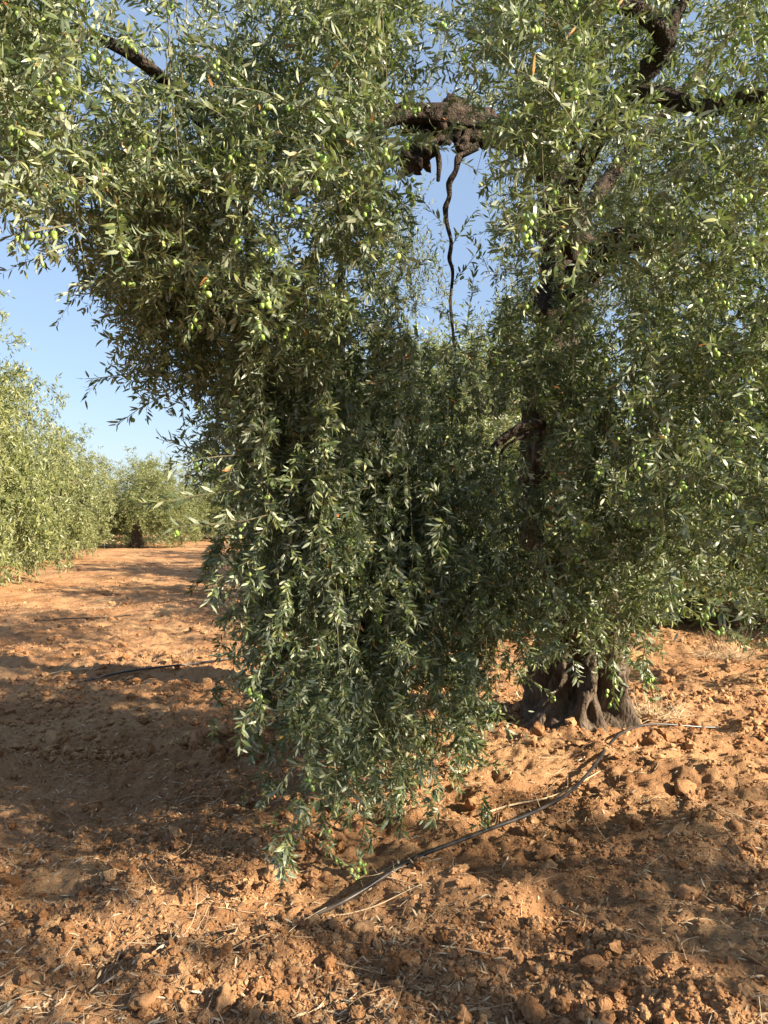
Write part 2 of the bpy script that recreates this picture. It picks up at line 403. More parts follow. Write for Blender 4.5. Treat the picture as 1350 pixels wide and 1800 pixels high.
# thin hanging, nearly leafless branches in the gap
for P, R in (
    ([(836, 256, 5.0), (822, 268, 5.0), (806, 278, 5.0), (801, 300, 4.97), (790, 322, 4.95), (790, 345, 4.94), (783, 366, 4.95), (786, 395, 4.93), (793, 425, 4.9), (790, 455, 4.91), (796, 480, 4.9), (792, 540, 4.9), (800, 640, 4.85), (790, 800, 4.8)], [.02, .017, .025, .016, .021, .014, .018, .013, .012, .014, .010, .009, .008, .005]),
    ([(766, 258, 5.0), (772, 285, 5.0), (770, 318, 4.98)], [.02, .018, .012]),
    ([(806, 278, 5.0), (820, 272, 4.98), (842, 262, 4.95)], [.012, .01, .008]),
    ([(930, 760, 5.3), (884, 790, 5.25), (878, 835, 5.2)], [.012, .01, .006]),
    ([(672, 640, 4.4), (676, 700, 4.4), (679, 780, 4.4), (676, 900, 4.4)], [.012, .012, .011, .008]),
    ([(1015, 610, 4.9), (1022, 660, 4.9), (1010, 720, 4.9)], [.03, .035, .02]),
    ([(690, 250, 4.9), (610, 420, 4.6), (600, 620, 4.4), (620, 900, 4.2), (640, 1200, 4.0)], [.03, .025, .02, .012, .005]),
    ([(430, 290, 4.0), (440, 450, 4.2), (470, 700, 4.2), (520, 950, 4.0), (545, 1250, 3.8)], [.03, .025, .018, .01, .005])):
    g = Geo(); tube(g, [W(*p) for p in P], R, 8, .1, sub=6, seed=4)
    link_mesh('hanging_stem', g.mesh('hanging_stem', True), M_limb, tree, True)

GAPS = [  # thin places in the crown: centre (px,py), radii, strength, only nearer than
    (785, 400, 78, 150, .93, 99), (775, 290, 90, 66, .97, 99), (790, 60, 60, 110, .5, 99), (715, 130, 45, 80, .4, 99), (790, 530, 50, 70, .9, 99),
    (1100, 270, 60, 45, .9, 5), (930, 80, 25, 28, .8, 99), (850, 290, 28, 55, .9, 99),
    (235, 20, 38, 34, .95, 99), (330, 235, 36, 30, .55, 99), (480, 400, 45, 65, .4, 99), (120, 170, 40, 50, .6, 99), (560, 120, 30, 50, .5, 99),
    (885, 900, 70, 130, .6, 5.3), (1240, 740, 34, 28, .9, 99), (880, 1180, 42, 80, .85, 99), (760, 1230, 60, 45, .5, 99), (1190, 1100, 40, 30, .5, 99), (1010, 1228, 100, 66, .8, 5.4),
    (1120, 45, 60, 55, .85, 3.5), (1025, 275, 34, 55, .7, 4.1), (1140, 150, 40, 35, .55, 3.7), (955, 990, 30, 60, .5, 5.4),
    (915, 760, 75, 45, .95, 5.2), (512, 330, 34, 34, .9, 4.4), (352, 205, 26, 28, .8, 3.7), (1000, 640, 25, 40, .4, 5.2),
    (660, 900, 50, 60, .45, 99), (780, 1080, 60, 60, .5, 99), (560, 1130, 40, 60, .4, 99),
]
def thin(P, soft=1.0):
    """keep-mask: the crown is thinner along a few lanes"""
    px = 675+P[:, 0]/np.maximum(P[:, 1], .3)*FPX; py = HZ-(P[:, 2]-CAMZ)/np.maximum(P[:, 1], .3)*FPX
    keep = np.ones(len(P))
    for cx, cy, rx, ry, s_, dm in GAPS:
        e = ((px-cx)/rx)**2+((py-cy)/ry)**2
        keep *= 1-s_*np.exp(-(e**1.8))*(P[:, 1] < dm)
    keep *= np.clip(.66+P[:, 2]*.5, .66, 1)
    # clumps: whole sprays are missing here and there
    nz = .5*vnoise(P[:, 0]*3.1+P[:, 1]*1.3, P[:, 2]*2.6-P[:, 1]*1.9, 401)+.5*vnoise(P[:, 0]*6.3-P[:, 1]*4.1, P[:, 2]*5.5+P[:, 1]*3.7, 402)
    lf = vnoise(P[:, 0]*1.5+P[:, 1]*.9+4, P[:, 2]*1.4-P[:, 1]*.8, 405)
    keep *= np.clip((nz-.24)*6, .1, 1)*np.clip((lf-.12)*5, .2, 1)
    # vertical strands with lanes of air between them
    ln = vnoise(P[:, 0]*8.5+3, P[:, 1]*5+P[:, 2]*.7, 411)
    keep *= np.where(P[:, 2] < 2.7, np.clip((ln-.16)*5, .15, 1), 1)
    return rng.random(len(P)) < keep

def interp(px, table):
    t = np.array(table, float); return np.interp(px, t[:, 0], t[:, 1])

def region(n, pxr, dr_, top, bottom, seglen=(.5, 1.5), side=.047, shootL=(.12, .3), up=.15, droop=1.2, leafL=.0435,
           drift=(0, 0), gl=None, gs=None, dens=.95, ragged=.35, stem_r=.0028, clip_gap=True, simple=False, out=.6):
    """strands that hang inside a slab of the crown, each with side shoots and leaves"""
    px = rng.uniform(*pxr, n); d = rng.uniform(*dr_, n)
    zt = CAMZ-(interp(px, top)-HZ)/FPX*d; zb = CAMZ-(interp(px, bottom)-HZ)/FPX*d
    zb = np.maximum(zb, .03)
    x = (px-675)/FPX*d
    L = rng.uniform(*seglen, n); L = np.minimum(L, np.maximum(zt-zb, .12))
    z0 = zb+L+rng.random(n)*np.maximum(zt-zb-L, 0)
    low = rng.random(n) < ragged*.5
    z0 = np.where(low, zb+L, z0)
    zend = z0-L
    D = np.tile(np.array([[drift[0], drift[1], -1.0]]), (n, 1))+rng.normal(0, .12, (n, 3))
    P0 = np.stack([x, d, z0], -1)
    K = 26
    pts, dd = grow(P0, D, L*1.03, K, np.full(n, .6), .12)
    on = (rng.random(n) < .55) & thin(pts[:, 13]) & thin(pts[:, 20]) & thin(pts[:, 6]); stems(gs, pts[on], np.full(on.sum(), stem_r*.7), 3)
    ns = np.maximum((L/side).astype(int), 1)
    owner = np.repeat(np.arange(n), ns); u = rng.random(len(owner))**.95*K*.999
    k = u.astype(int); f = (u-k)[:, None]
    sp = pts[owner, k]*(1-f)+pts[owner, k+1]*f
    # outward from the trunk axis, all round
    outv = sp-np.array([TR[0], TR[1], 0]); outv[:, 2] = 0; outv = unit(outv)
    a = rng.uniform(0, 6.283, len(sp)); rv = np.stack([np.cos(a), np.sin(a), np.zeros(len(sp))], -1)
    sdv = rv+outv*out
    upv = rng.normal(up, .45, len(sp)); sdv = unit(sdv)+np.stack([0*upv, 0*upv, upv], -1)
    if clip_gap:
        m = thin(sp+unit(sdv)*.06) & thin(sp+unit(sdv)*.2); sp = sp[m]; sdv = sdv[m]
    mb = pts[:, ::2].reshape(-1, 3); mt = dd[:, ::2].reshape(-1, 3)
    m = thin(mb); mb = mb[m]; mt = mt[m]; leaf_block(gl, mb, mt, rng.uniform(leafL*.7, leafL*1.2, len(mb)), np.full(len(mb), leafL*.21))
    SL = rng.uniform(*shootL, len(sp))
    p2, d2 = shoot_foliage(gl, gs, sp, sdv, SL, np.full(len(sp), droop)*rng.uniform(.3, 1.5, len(sp)), leafL, dens=dens, simple=simple)
    return p2, d2

olive_spots = []
def pick_olives(pts, nclus):
    cd = np.linalg.norm(pts[:, 5]-np.array([0, 0, CAMZ]), axis=1)
    wt = np.exp(-(cd-cd.min())/.36)+.02; nclus = int(nclus*2.1)
    ii = rng.choice(len(pts), nclus, p=wt/wt.sum())
    for i in ii:
        k = rng.integers(3, pts.shape[1])
        for c in range(rng.integers(1, 5)):
            olive_spots.append(pts[i, k]+rng.normal(0, .011, 3)+np.array([0, 0, -.02-.018*c*rng.random()]))

TOPV = [(-300, -230), (1700, -230)]
# the upper crown ------------------------------------------------
gl, gs = Geo(), Geo()
def R_(*a, ol=0, **k):
    p, d_ = region(*a, gl=gl, gs=gs, **k)
    if ol: pick_olives(p, ol)
R_(150, (-300, 170), (2.1, 3.4), [(-300, -200), (190, -200)], [(-300, 380), (0, 350), (60, 400), (120, 400), (150, 470), (190, 520)], seglen=(.4, 1.0), up=.25, droop=1.0, ol=62)
R_(175, (170, 690), (2.6, 4.2), TOPV, [(190, 420), (260, 540), (350, 600), (520, 600), (640, 560), (700, 470)], seglen=(.4, 1.2), up=.3, droop=.9, ol=72)
R_(36, (600, 870), (2.9, 4.6), TOPV, [(600, 300), (700, 200), (800, 160), (870, 200)], seglen=(.3, .8), up=.6, droop=.4, ol=8)
R_(175, (870, 1500), (2.5, 4.4), TOPV, [(850, 420), (1000, 500), (1480, 500)], seglen=(.4, 1.2), up=.3, droop=.8, ol=90)
# upright silvery shoots high up and behind
R_(95, (230, 1500), (5.0, 8.2), TOPV, [(200, 320), (650, 330), (760, 420), (850, 420), (950, 380), (1500, 420)], seglen=(.5, 1.4), up=.9, droop=.1, shootL=(.2, .4), ol=0)
R_(46, (1020, 1210), (6.0, 8.0), [(1000, 230), (1210, 230)], [(1000, 560), (1210, 560)], seglen=(.5, 1.4), up=1.2, droop=0, shootL=(.25, .45), clip_gap=False)
R_(8, (690, 780), (6.0, 7.8), [(690, 330), (780, 380)], [(690, 640), (780, 640)], seglen=(.3, .8), up=1.4, droop=0, shootL=(.25, .45), clip_gap=False)
merge(gl, gs); crown = link_mesh('crown', gl.mesh('crown'), [M_leaf, M_twig], tree, True)

CURTAINS = [
    # the long front curtain
    [(430, (455, 710), (3.3, 4.9), [(400, 430), (700, 480)], [(450, 1010), (480, 1100), (505, 1200), (530, 1340), (570, 1440), (620, 1520), (660, 1530), (700, 1430)], dict(seglen=(.5, 1.7), up=-.25, ol=50, side=.05, shootL=(.06, .18), droop=1.8)),
     (240, (700, 925), (3.6, 5.0), [(690, 560), (860, 520), (915, 480)], [(690, 1440), (740, 1410), (790, 1380), (850, 1290), (895, 1230), (925, 1130)], dict(seglen=(.4, 1.4), up=-.25, ol=34, side=.052, shootL=(.06, .18), droop=1.8))],
    # the drape that ends in the air at the left
    [(100, (225, 450), (3.6, 5.0), [(180, 300), (410, 380)], [(200, 420), (240, 530), (270, 590), (300, 670), (345, 700), (390, 760), (430, 850), (460, 1000)], dict(seglen=(.4, 1.2), up=0, ol=40, drift=(-.08, 0)))],
    # the right-hand curtain in front of the trunk
    [(190, (915, 1180), (3.6, 5.2), [(905, 420), (1180, 420)], [(905, 1010), (960, 1110), (1010, 1130), (1060, 1180), (1100, 1180), (1140, 1120), (1180, 1070)], dict(seglen=(.4, 1.4), up=-.15, ol=45, shootL=(.08, .22), droop=1.5)),
     (150, (1130, 1520), (2.7, 4.8), [(1130, 380), (1500, 380)], [(1130, 1100), (1180, 1060), (1300, 1030), (1500, 1100)], dict(seglen=(.4, 1.4), up=.05, ol=90, leafL=.046))],
    # the far side of the crown, seen through the gaps
    [(300, (440, 1560), (6.2, 8.8), [(480, 250), (1560, 200)], [(480, 1000), (800, 1010), (950, 1000), (1130, 1010), (1560, 1040)], dict(seglen=(.5, 1.5), up=.1, side=.08, dens=.8)),
     (16, (1318, 1420), (6.6, 7.3), [(1318, 960), (1420, 900)], [(1318, 1160), (1420, 1180)], dict(seglen=(.5, 1.2), up=-.1))],
]
for cur in CURTAINS:
    gl, gs = Geo(), Geo()
    for n_, pxr, dpr, tp, bt, kw in cur:
        kw = dict(kw); ol = kw.pop('ol', 0)
        p, d_ = region(n_, pxr, dpr, tp, bt, gl=gl, gs=gs, **kw)
        if ol: pick_olives(p, ol)
    merge(gl, gs); link_mesh('hanging_foliage', gl.mesh('hanging_foliage'), [M_leaf, M_twig], tree, True)

# single sprays that stick out against sky and soil
SPRAYS = [((235, 655, 3.6), (150, 672, 3.55)), ((300, 690, 3.8), (205, 745, 3.75)), ((340, 790, 3.7), (280, 770, 3.7)), ((420, 800, 3.3), (300, 800, 3.25)), ((440, 860, 3.3), (250, 880, 3.2)),
          ((470, 905, 3.2), (310, 945, 3.15)), ((230, 600, 3.8), (185, 590, 3.8)), ((200, 520, 3.9), (155, 505, 3.9)), ((220, 470, 3.9), (150, 450, 3.8)),
          ((120, 395, 2.6), (10, 410, 2.5)), ((1040, 395, 3.2), (868, 415, 3.0)), ((540, 1380, 3.5), (468, 1440, 3.45)), ((560, 1390, 3.4), (470, 1395, 3.35)),
          ((560, 1480, 3.35), (625, 1540, 3.3)), ((640, 1440, 3.4), (636, 1500, 3.35)), ((905, 1180, 4.5), (975, 1215, 4.45)), ((1060, 1160, 4.3), (1100, 1200, 4.25)), ((400, 770, 3.4), (560, 900, 3.2)),
          ((440, 920, 3.3), (400, 880, 3.3)), ((460, 1000, 3.4), (395, 985, 3.4)), ((470, 1080, 3.5), (440, 1160, 3.5)), ((1130, 1120, 4.0), (1145, 1230, 4.0)), ((1080, 1110, 3.9), (1075, 1240, 3.9)),
          ((1180, 1050, 3.8), (1250, 1090, 3.8)), ((760, 540, 4.5), (800, 560, 4.4)), ((795, 430, 4.9), (835, 375, 4.8)), ((785, 400, 4.92), (742, 350, 4.9)), ((793, 500, 4.9), (840, 440, 4.85)), ((806, 282, 5.0), (850, 300, 4.9)), ((700, 470, 4.9), (735, 390, 4.8)), ((690, 500, 4.7), (760, 450, 4.7)), ((860, 480, 4.8), (835, 410, 4.8)), ((870, 420, 4.6), (850, 340, 4.6)), ((694, 300, 4.8), (726, 350, 4.7)), ((700, 200, 4.8), (760, 120, 4.7)), ((830, 180, 4.8), (800, 80, 4.7)), ((690, 120, 4.6), (730, 40, 4.6)), ((860, 150, 4.4), (835, 60, 4.4)), ((740, 190, 5.0), (770, 60, 4.9)), ((735, 600, 5.0), (725, 450, 5.0)), ((820, 590, 5.0), (825, 470, 5.0))]
gl, gs = Geo(), Geo()
P0 = np.array([W(*a) for a, b in SPRAYS]); P1 = np.array([W(*b) for a, b in SPRAYS])
Ls = np.linalg.norm(P1-P0, axis=1)
allp = []
for i in range(len(P0)):
    gl, gs = Geo(), Geo()
    pts, dr = shoot_foliage(gl, gs, P0[i:i+1], (P1-P0)[i:i+1], Ls[i:i+1], np.full(1, .1), .055, K=max(8, int(Ls[i]/.02)), dens=1.0, stem_r=.0028, wob=.05)
    merge(gl, gs); link_mesh('spray', gl.mesh('spray'), [M_leaf, M_twig], tree, True)
    if i % 2: pick_olives(pts, 1)
for k in range(9): olive_spots.append(W(1078+random.uniform(-12, 12), 1175+k*8, 3.9))
for k in range(6): olive_spots.append(W(1142+random.uniform(-8, 8), 1192+random.uniform(-8, 8), 4.0))
for k in range(8): olive_spots.append(W(630+random.uniform(-14, 14), 1525+random.uniform(-16, 12), 3.3))
for k in range(6): olive_spots.append(W(345+random.uniform(-8, 12), 830+random.uniform(-30, 14), 3.4))
for k in range(7): olive_spots.append(W(75+random.uniform(-16, 22), 405+random.uniform(-10, 14), 2.5))

# olives: the hundred that show largest are parts, the rest one
V1, F1 = ICO2
OV = V1.copy(); OV[:, 2] *= 1.28
op = np.array(olive_spots); dist = np.linalg.norm(op-np.array([0, 0, CAMZ]), axis=1)
inview = (np.abs(op[:, 0]/op[:, 1]) < .48) & (np.abs((op[:, 2]-CAMZ)/op[:, 1]) < .64)
order = np.argsort(np.where(inview, dist, 99))
near = order[:100]; rest = order[100:]
variants = []
for i in range(4):
    g = Geo(); g.add(OV, np.full(len(F1), 3), F1, np.full(len(OV), (i+.5)/4)); m_ = g.mesh('olive', True); m_.materials.append(M_olive); variants.append(m_)
for i in near:
    o = bpy.data.objects.new('olive', variants[random.randrange(4)]); COL.objects.link(o); o.parent = tree
    p = op[i]-np.array([TR[0], TR[1], 0]); o.location = tuple(p); s_ = random.uniform(.0068, .0094); o.scale = (s_, s_, s_)
    o.rotation_euler = (random.uniform(-.5, .5), random.uniform(-.5, .5), 0)
g = Geo(); n = len(rest)
sc = rng.uniform(.0064, .0092, n)[:, None, None]
V = OV[None]*sc+op[rest][:, None]
g.add(V.reshape(-1, 3), np.full(n*len(F1), 3), (np.arange(n)[:, None, None]*len(OV)+F1[None]).ravel(), np.repeat(rng.random(n), len(OV)))
o = link_mesh('olives', g.mesh('olives', True), M_olive, tree, True); o['kind'] = 'stuff'

# ------------------------------------------------------------------ other trees of the grove
def grove_variant(seed, H=4.6, R=2.5, n=760, leafL=.085, K=8):
    """crown of hanging strands round an irregular dome, upright shoots on top; returns meshes"""
    global rng
    keep = rng; rng = np.random.default_rng(seed)
    nb = 15
    a = rng.uniform(0, 6.28, nb); rr = R*rng.uniform(.25, .72, nb); bz = rng.uniform(.30, .78, nb)*H
    C = np.stack([np.cos(a)*rr, np.sin(a)*rr, bz], -1); rad = R*rng.uniform(.26, .44, nb)*(1.15-.4*np.abs(bz/H-.45))
    C = np.vstack([C, [[0, 0, H*.72]]]); rad = np.append(rad, R*.5)
    C = np.vstack([C, np.stack([np.cos(a[:6]+.5)*R*.7, np.sin(a[:6]+.5)*R*.7, np.full(6, H*.33)], -1)]); rad = np.append(rad, np.full(6, R*.33))
    own = rng.integers(0, len(C), n)
    dirv = unit(rng.normal(0, 1, (n, 3))+np.array([0, 0, .1])); P = C[own]+dirv*rad[own][:, None]*rng.uniform(.65, 1.03, n)[:, None]
    P[:, 2] = np.maximum(P[:, 2]-.25, .4)
    outv = P*np.array([1, 1, 0]); outv = unit(outv)
    topn = np.clip((P[:, 2]/H-.55)*3, 0, 1)
    gl, gs = Geo(), Geo()
    # hanging or rising mother shoots
    D = outv*.5+np.stack([0*topn, 0*topn, -1+2.2*topn], -1)+rng.normal(0, .25, (n, 3))
    L = np.minimum(rng.uniform(.35, 1.2, n)*np.where(topn > .4, .75, 1), np.where(topn > .4, 9, np.maximum(P[:, 2]-.1, .2)))
    pts, dd = grow(P, D, L, 12, np.where(topn > .4, 0, .8), .12)
    stems(gs, pts, np.full(n, .006), 4)
    ns = np.maximum((L/.05).astype(int), 3); o_ = np.repeat(np.arange(n), ns); k = rng.integers(0, 12, len(o_))
    sp = pts[o_, k]; av = rng.normal(0, 1, (len(sp), 3)); sdv = unit(av)*.8+dd[o_, k]*.5+outv[o_]*.3+np.array([0, 0, .25])
    shoot_foliage(gl, None, sp, sdv, rng.uniform(.12, .3, len(sp)), rng.uniform(0, 1.0, len(sp)), leafL, K=K, simple=True, dens=.62, lw=.27)
    tg = Geo()
    tube(tg, [(0, 0, -.2), (.02, 0, .25), (.06, .03, .8), (-.02, .05, 1.3)], [.34, .25, .19, .16], 14, .2, sub=6, seed=seed)
    for b in range(6):
        c_ = C[b]; tube(tg, [(0, 0.03, 1.1), c_*np.array([.4, .4, .62]), c_], [.12, .08, .03], 8, .12, sub=5, seed=seed+b)
    rng = keep
    tm = tg.mesh('trunk', True); tm.materials.append(M_bark)
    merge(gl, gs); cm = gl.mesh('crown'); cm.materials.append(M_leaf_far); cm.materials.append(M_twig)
    return tm, cm
VAR = [grove_variant(101), grove_variant(202, 4.9, 2.4), grove_variant(303, 4.3, 2.7, 800), grove_variant(404, 4.7, 2.6, 560)]
def grove_tree(x, y, s, var, rz, label, group=None, sz=1.0):
    t = empty('olive_tree', (x, y, float(gh(x, y))), rz); t.scale = (s, s, s*sz)
    tag(t, label, 'tree', group)
    tm, cm = VAR[var]
    for nm, m_ in (('trunk', tm), ('crown', cm)):
        o = bpy.data.objects.new(nm, m_); COL.objects.link(o); o.parent = t
    return t
LEFT = 'olive trees of the row on the left'
grove_tree(-10.1, 16.2, 1.22, 0, .3, 'tall sunlit olive tree cut off by the left edge, foliage hanging to the soil', LEFT, 1.3)
grove_tree(-11.2, 25.0, 1.0, 1, 1.9, 'bushy olive tree left of the gap, tuft of upright shoots on its top', LEFT, 1.25)
grove_tree(-10.6, 34.0, 1.0, 2, .4, 'round olive tree standing behind the one with the tufted top', LEFT, .92)
grove_tree(-9.2, 42.0, 1.0, 0, 2.4, 'small distant olive tree at the far end of the left row', LEFT)
k = 0
FL = ['behind the left row', 'beside the end of the left row', 'closing the clearing in its middle', 'left of the big tree front curtain',
      'behind the big tree, front curtain', 'behind the big tree, right curtain', 'behind the leftmost trees', 'beyond the right edge foliage', 'deep behind the tall edge tree',
      'between the rows behind the tufted tree', 'behind the tufted tree and farther left']
FARG = 'distant olive trees closing the end of the clearing'
for x, y, v, s in ((-15, 52, 1, 1.1), (-9.5, 54, 2, 1.1), (-4.5, 53, 0, 1.05), (1, 52, 1, 1.1), (7, 53, 2, 1.0), (13, 52, 0, 1.1), (-20, 50, 0, 1.1), (19, 54, 1, 1.1), (-26, 44, 2, 1.1), (-18, 33, 1, 1.1), (-19, 42, 0, 1.1)):
    grove_tree(x, y, s, v, k*1.3, ('pale small olive tree at the horizon, %s' % FL[k]), FARG); k += 1
BEH = 'olive trees of the row behind the big tree'
grove_tree(2.9, 11.9, 1.3, 1, .9, 'sunlit olive tree seen through the gap between the hanging curtains of the big tree', BEH, .7)
grove_tree(2.2, 18.2, 1.35, 2, 2.2, 'second olive tree in line behind the big tree, right of the clearing', BEH)
grove_tree(1.4, 24.8, 1.2, 0, 5.2, 'third olive tree in line behind the big tree, right of the clearing', BEH)
grove_tree(.8, 31.5, 1.15, 1, 4.2, 'fourth olive tree in line behind the big tree', BEH)
grove_tree(.1, 39.5, 1.1, 2, 1.2, 'farthest olive tree in line behind the big tree', BEH)
RG = 'olive trees of the row on the right'
grove_tree(8.2, 10.2, 1.15, 2, 1.2, 'olive tree behind the big tree near the right edge', RG)
grove_tree(9.5, 20.0, 1.0, 0, 2.0, 'olive tree farther back behind the right edge foliage', RG)
grove_tree(9.8, 29.0, 1.0, 1, 2.9, 'distant olive tree at the back of the right row', RG)
grove_tree(6.2, -.8, 1.0, 3, .5, 'neighbouring olive tree whose shadow falls across the foreground soil', RG)
grove_tree(2.6, -6.2, .95, 2, 2.6, 'olive tree standing behind the viewer on the right', RG)

# ------------------------------------------------------------------ soil clods, straw and leaf litter
def clod_verts(n, IC, sizes, seed, flat=.75):
    r_ = np.random.default_rng(seed); V0, F = IC
    var = []
    for i in range(12):
        f1 = r_.normal(0, 1, (6, 3)); ph = r_.uniform(0, 6.28, 6)
        dsp = sum(.16/(1+.25*k)*np.sin(V0@(f1[k]*(1.4+k*1.1))+ph[k]) for k in range(6))
        v = V0*(1+dsp[:, None]+r_.normal(0, .02, (len(V0), 1)))
        for _ in range(11):
            pn = unit(r_.normal(0, 1, 3)); h = r_.uniform(.55, .9); ex = v@pn-h
            v = v-np.outer(np.where(ex > 0, ex*.88, 0), pn)
        v = v+r_.normal(0, .05 if len(V0) > 600 else .07, v.shape)
        var.append(v)
    var = np.array(var); pick = r_.integers(0, 12, n)
    V = var[pick]*r_.uniform([.6, .6, flat*.6], [1.3, 1.3, flat*1.3], (n, 3))[:, None]
    a = r_.uniform(0, 6.28, n); b = r_.normal(0, .5, n)
    ca, sa, cb, sb = np.cos(a), np.sin(a), np.cos(b), np.sin(b)
    x, y, z = V[..., 0], V[..., 1], V[..., 2]
    y, z = y*cb[:, None]-z*sb[:, None], y*sb[:, None]+z*cb[:, None]
    x, y = x*ca[:, None]-y*sa[:, None], x*sa[:, None]+y*ca[:, None]
    return np.stack([x, y, z], -1)*sizes[:, None, None], F

def view_pts(n, dmin, dmax, p=1.0, wide=.56, patch=None):
    """points spread over the ground in front, density falling with distance"""
    out = []
    while sum(len(o) for o in out) < n:
        inv = rng.uniform(1/dmax**p, 1/dmin**p, n*2); y = inv**(-1/p); x = rng.uniform(-wide, wide, n*2)*y+rng.normal(0, .1, n*2)
        if patch is not None:
            m = rng.random(n*2) < np.clip(patch(x, y), 0.04, 1); x = x[m]; y = y[m]
        out.append(np.stack([x, y], -1))
    return np.concatenate(out)[:n]
cpatch = lambda x, y: np.maximum(fbm(x*2.3, y*2.3, 61, 3)*5-2.0, .16)
g = Geo()
for n, IC, s0, s1, dm, seed in ((800, ICO3, .015, .033, 8, 1), (5600, ICO2, .008, .017, 9, 2), (46000, ICO1, .004, .010, 8, 5), (40000, ICO1, .002, .0045, 5.5, 3), (2200, ICO2, .018, .04, 24, 4), (15000, ICO1, .009, .02, 18, 6)):
    xy = view_pts(n, 5 if dm > 12 else 1.7, dm, 1.2, patch=cpatch); sz = rng.uniform(s0, s1, n)*rng.uniform(.7, 1.2, n)
    V, F = clod_verts(n, IC, sz, seed)
    V = V+np.concatenate([xy, (gh(xy[:, 0], xy[:, 1])+sz*(.5 if s1 > .03 else .25))[:, None]], 1)[:, None]
    nv = len(IC[0])
    g.add(V.reshape(-1, 3), np.full(n*len(F), 3), (np.arange(n)[:, None, None]*nv+F[None]).ravel(), np.repeat(rng.random(n), nv))
tag(link_mesh('soil_crumbs', g.mesh('soil_crumbs', False), M_clod), 'loose crumbs of dry red-brown earth strewn over the tilled ground', 'soil', kind='stuff')

# larger clods one can point to
CL = [((828, 1412), 48, 'pale squarish clod of earth under the right tip of the front foliage'),
      ((640, 1642), 42, 'round sunlit clod of earth right of the near end of the black hose'),
      ((588, 1650), 34, 'knobbly sunlit clod of earth left of the round sunlit clod near the hose end'),
      ((522, 1618), 36, 'clod of earth lying against the near end of the black hose'),
      ((478, 1540), 36, 'shaded upright clod of earth left of the lowest olive twig'),
      ((458, 1497), 30, 'small orange lit clod of earth left of the lowest olive twig'),
      ((520, 1576), 30, 'dark rounded clod of earth just left of the black hose'),
      ((398, 1745), 60, 'large shaded clod of earth near the bottom edge, left of the middle'),
      ((252, 1745), 44, 'dull shaded clod of earth near the bottom left corner'),
      ((815, 1782), 44, 'large clod of earth at the bottom edge, right of the middle'),
      ((780, 1720), 40, 'long clod of earth with a dark shadow above the one at the bottom edge'),
      ((955, 1508), 38, 'reddish clod of earth in the shade below the hose, left of its pair'),
      ((985, 1512), 32, 'reddish clod of earth in the shade below the hose, right of its pair'),
      ((960, 1535), 38, 'flat clod of earth lying below the reddish pair'),
      ((1205, 1575), 46, 'tall slanting clod of earth in the shade at the right'),
      ((1130, 1585), 34, 'clod of earth lying left of the tall slanting clod'),
      ((1210, 1385), 52, 'broad flat clod of sunlit earth right of the hose bend'),
      ((1250, 1425), 30, 'small sunlit clod of earth below the broad flat clod'),
      ((1290, 1480), 22, 'pointed small clod of earth below the thin stick at the right'),
      ((1325, 1690), 30, 'orange lit clod of earth at the lower right edge'),
      ((1040, 1710), 40, 'shaded clod of earth in the lower right, beside smaller lumps'),
      ((965, 1740), 30, 'angular small clod of earth in the lower right, left of the shaded clod'),
      ((905, 1755), 24, 'little clod of earth left of the angular small clod'),
      ((1155, 1350), 26, 'rounded clod of earth left of the broad flat clod, beyond the hose'),
      ((1040, 1380), 24, 'brown clod of earth touching the upper bend of the hose'),
      ((405, 1545), 24, 'small pale clod of earth on the sunlit hump left of the hose'),
      ((290, 1665), 30, 'pair-like lump of sunlit earth on the left below the sunlit humps'),
      ((255, 1680), 26, 'lump of sunlit earth left of the pair-like lump'),
      ((100, 1295), 40, 'clod of earth lit at the left edge of the shaded ground'),
      ((345, 1310), 40, 'sunlit clod of earth left of the front foliage'),
      ((390, 1300), 44, 'ragged sunlit clod of earth nearest the front foliage on its left side'),
      ((945, 1300), 34, 'orange lump of earth at the left foot of the trunk')]
for i, ((px, py), wpx, lab) in enumerate(CL):
    d = 2100/(py-HZ); x = (px-675)/FPX*d; r = wpx/FPX*d*.5
    V, F = clod_verts(1, ICO3, np.array([r]), 50+i, .8)
    v = V[0]; nn_ = unit(v); v = v*(1+.34*(fbm(nn_[:, 0]*2.6+i, nn_[:, 1]*2.6+nn_[:, 2]*2.1, 9, 4)-.5)[:, None])
    g = Geo(); g.add(v, np.full(len(F), 3), F, np.full(len(v), random.uniform(.3, .95)))
    o = link_mesh('earth_clod', g.mesh('earth_clod', True), M_clod); o.location = (x, d, float(gh(x, d))+r*.42)
    tag(o, lab, 'clod', 'large clods of earth on the tilled ground')

# leaf litter
g = Geo()
lp = lambda x, y: fbm(x*1.1+9, y*1.1, 77, 2)*2.6-.6
n = 9500; xy = view_pts(n, 1.7, 9, 1.3, patch=lp); a = rng.uniform(0, 6.28, n)
t = np.stack([np.cos(a), np.sin(a), rng.normal(0, .22, n)], -1)
base = np.concatenate([xy, (gh(xy[:, 0], xy[:, 1])+.008)[:, None]], 1)
L = rng.uniform(.026, .052, n)
leaf_block(g, base, unit(t), L, L*.17, ang=(0, .2), zup=1.5)
# straws: thin curved strips
n = 3600; xy = view_pts(n, 1.7, 13, 1.2, patch=lp); a = rng.uniform(0, 6.28, n)
t = unit(np.stack([np.cos(a), np.sin(a), rng.uniform(-.05, .14, n)], -1))
base = np.concatenate([xy, (gh(xy[:, 0], xy[:, 1])+.006)[:, None]], 1)
pts, _ = grow(base, t, rng.uniform(.05, .22, n), 6, np.full(n, .5), .5)
pts[..., 2] = np.maximum(pts[..., 2], gh(pts[..., 0], pts[..., 1])+.003)
stems(g, pts, rng.uniform(.0008, .0018, n), 1)
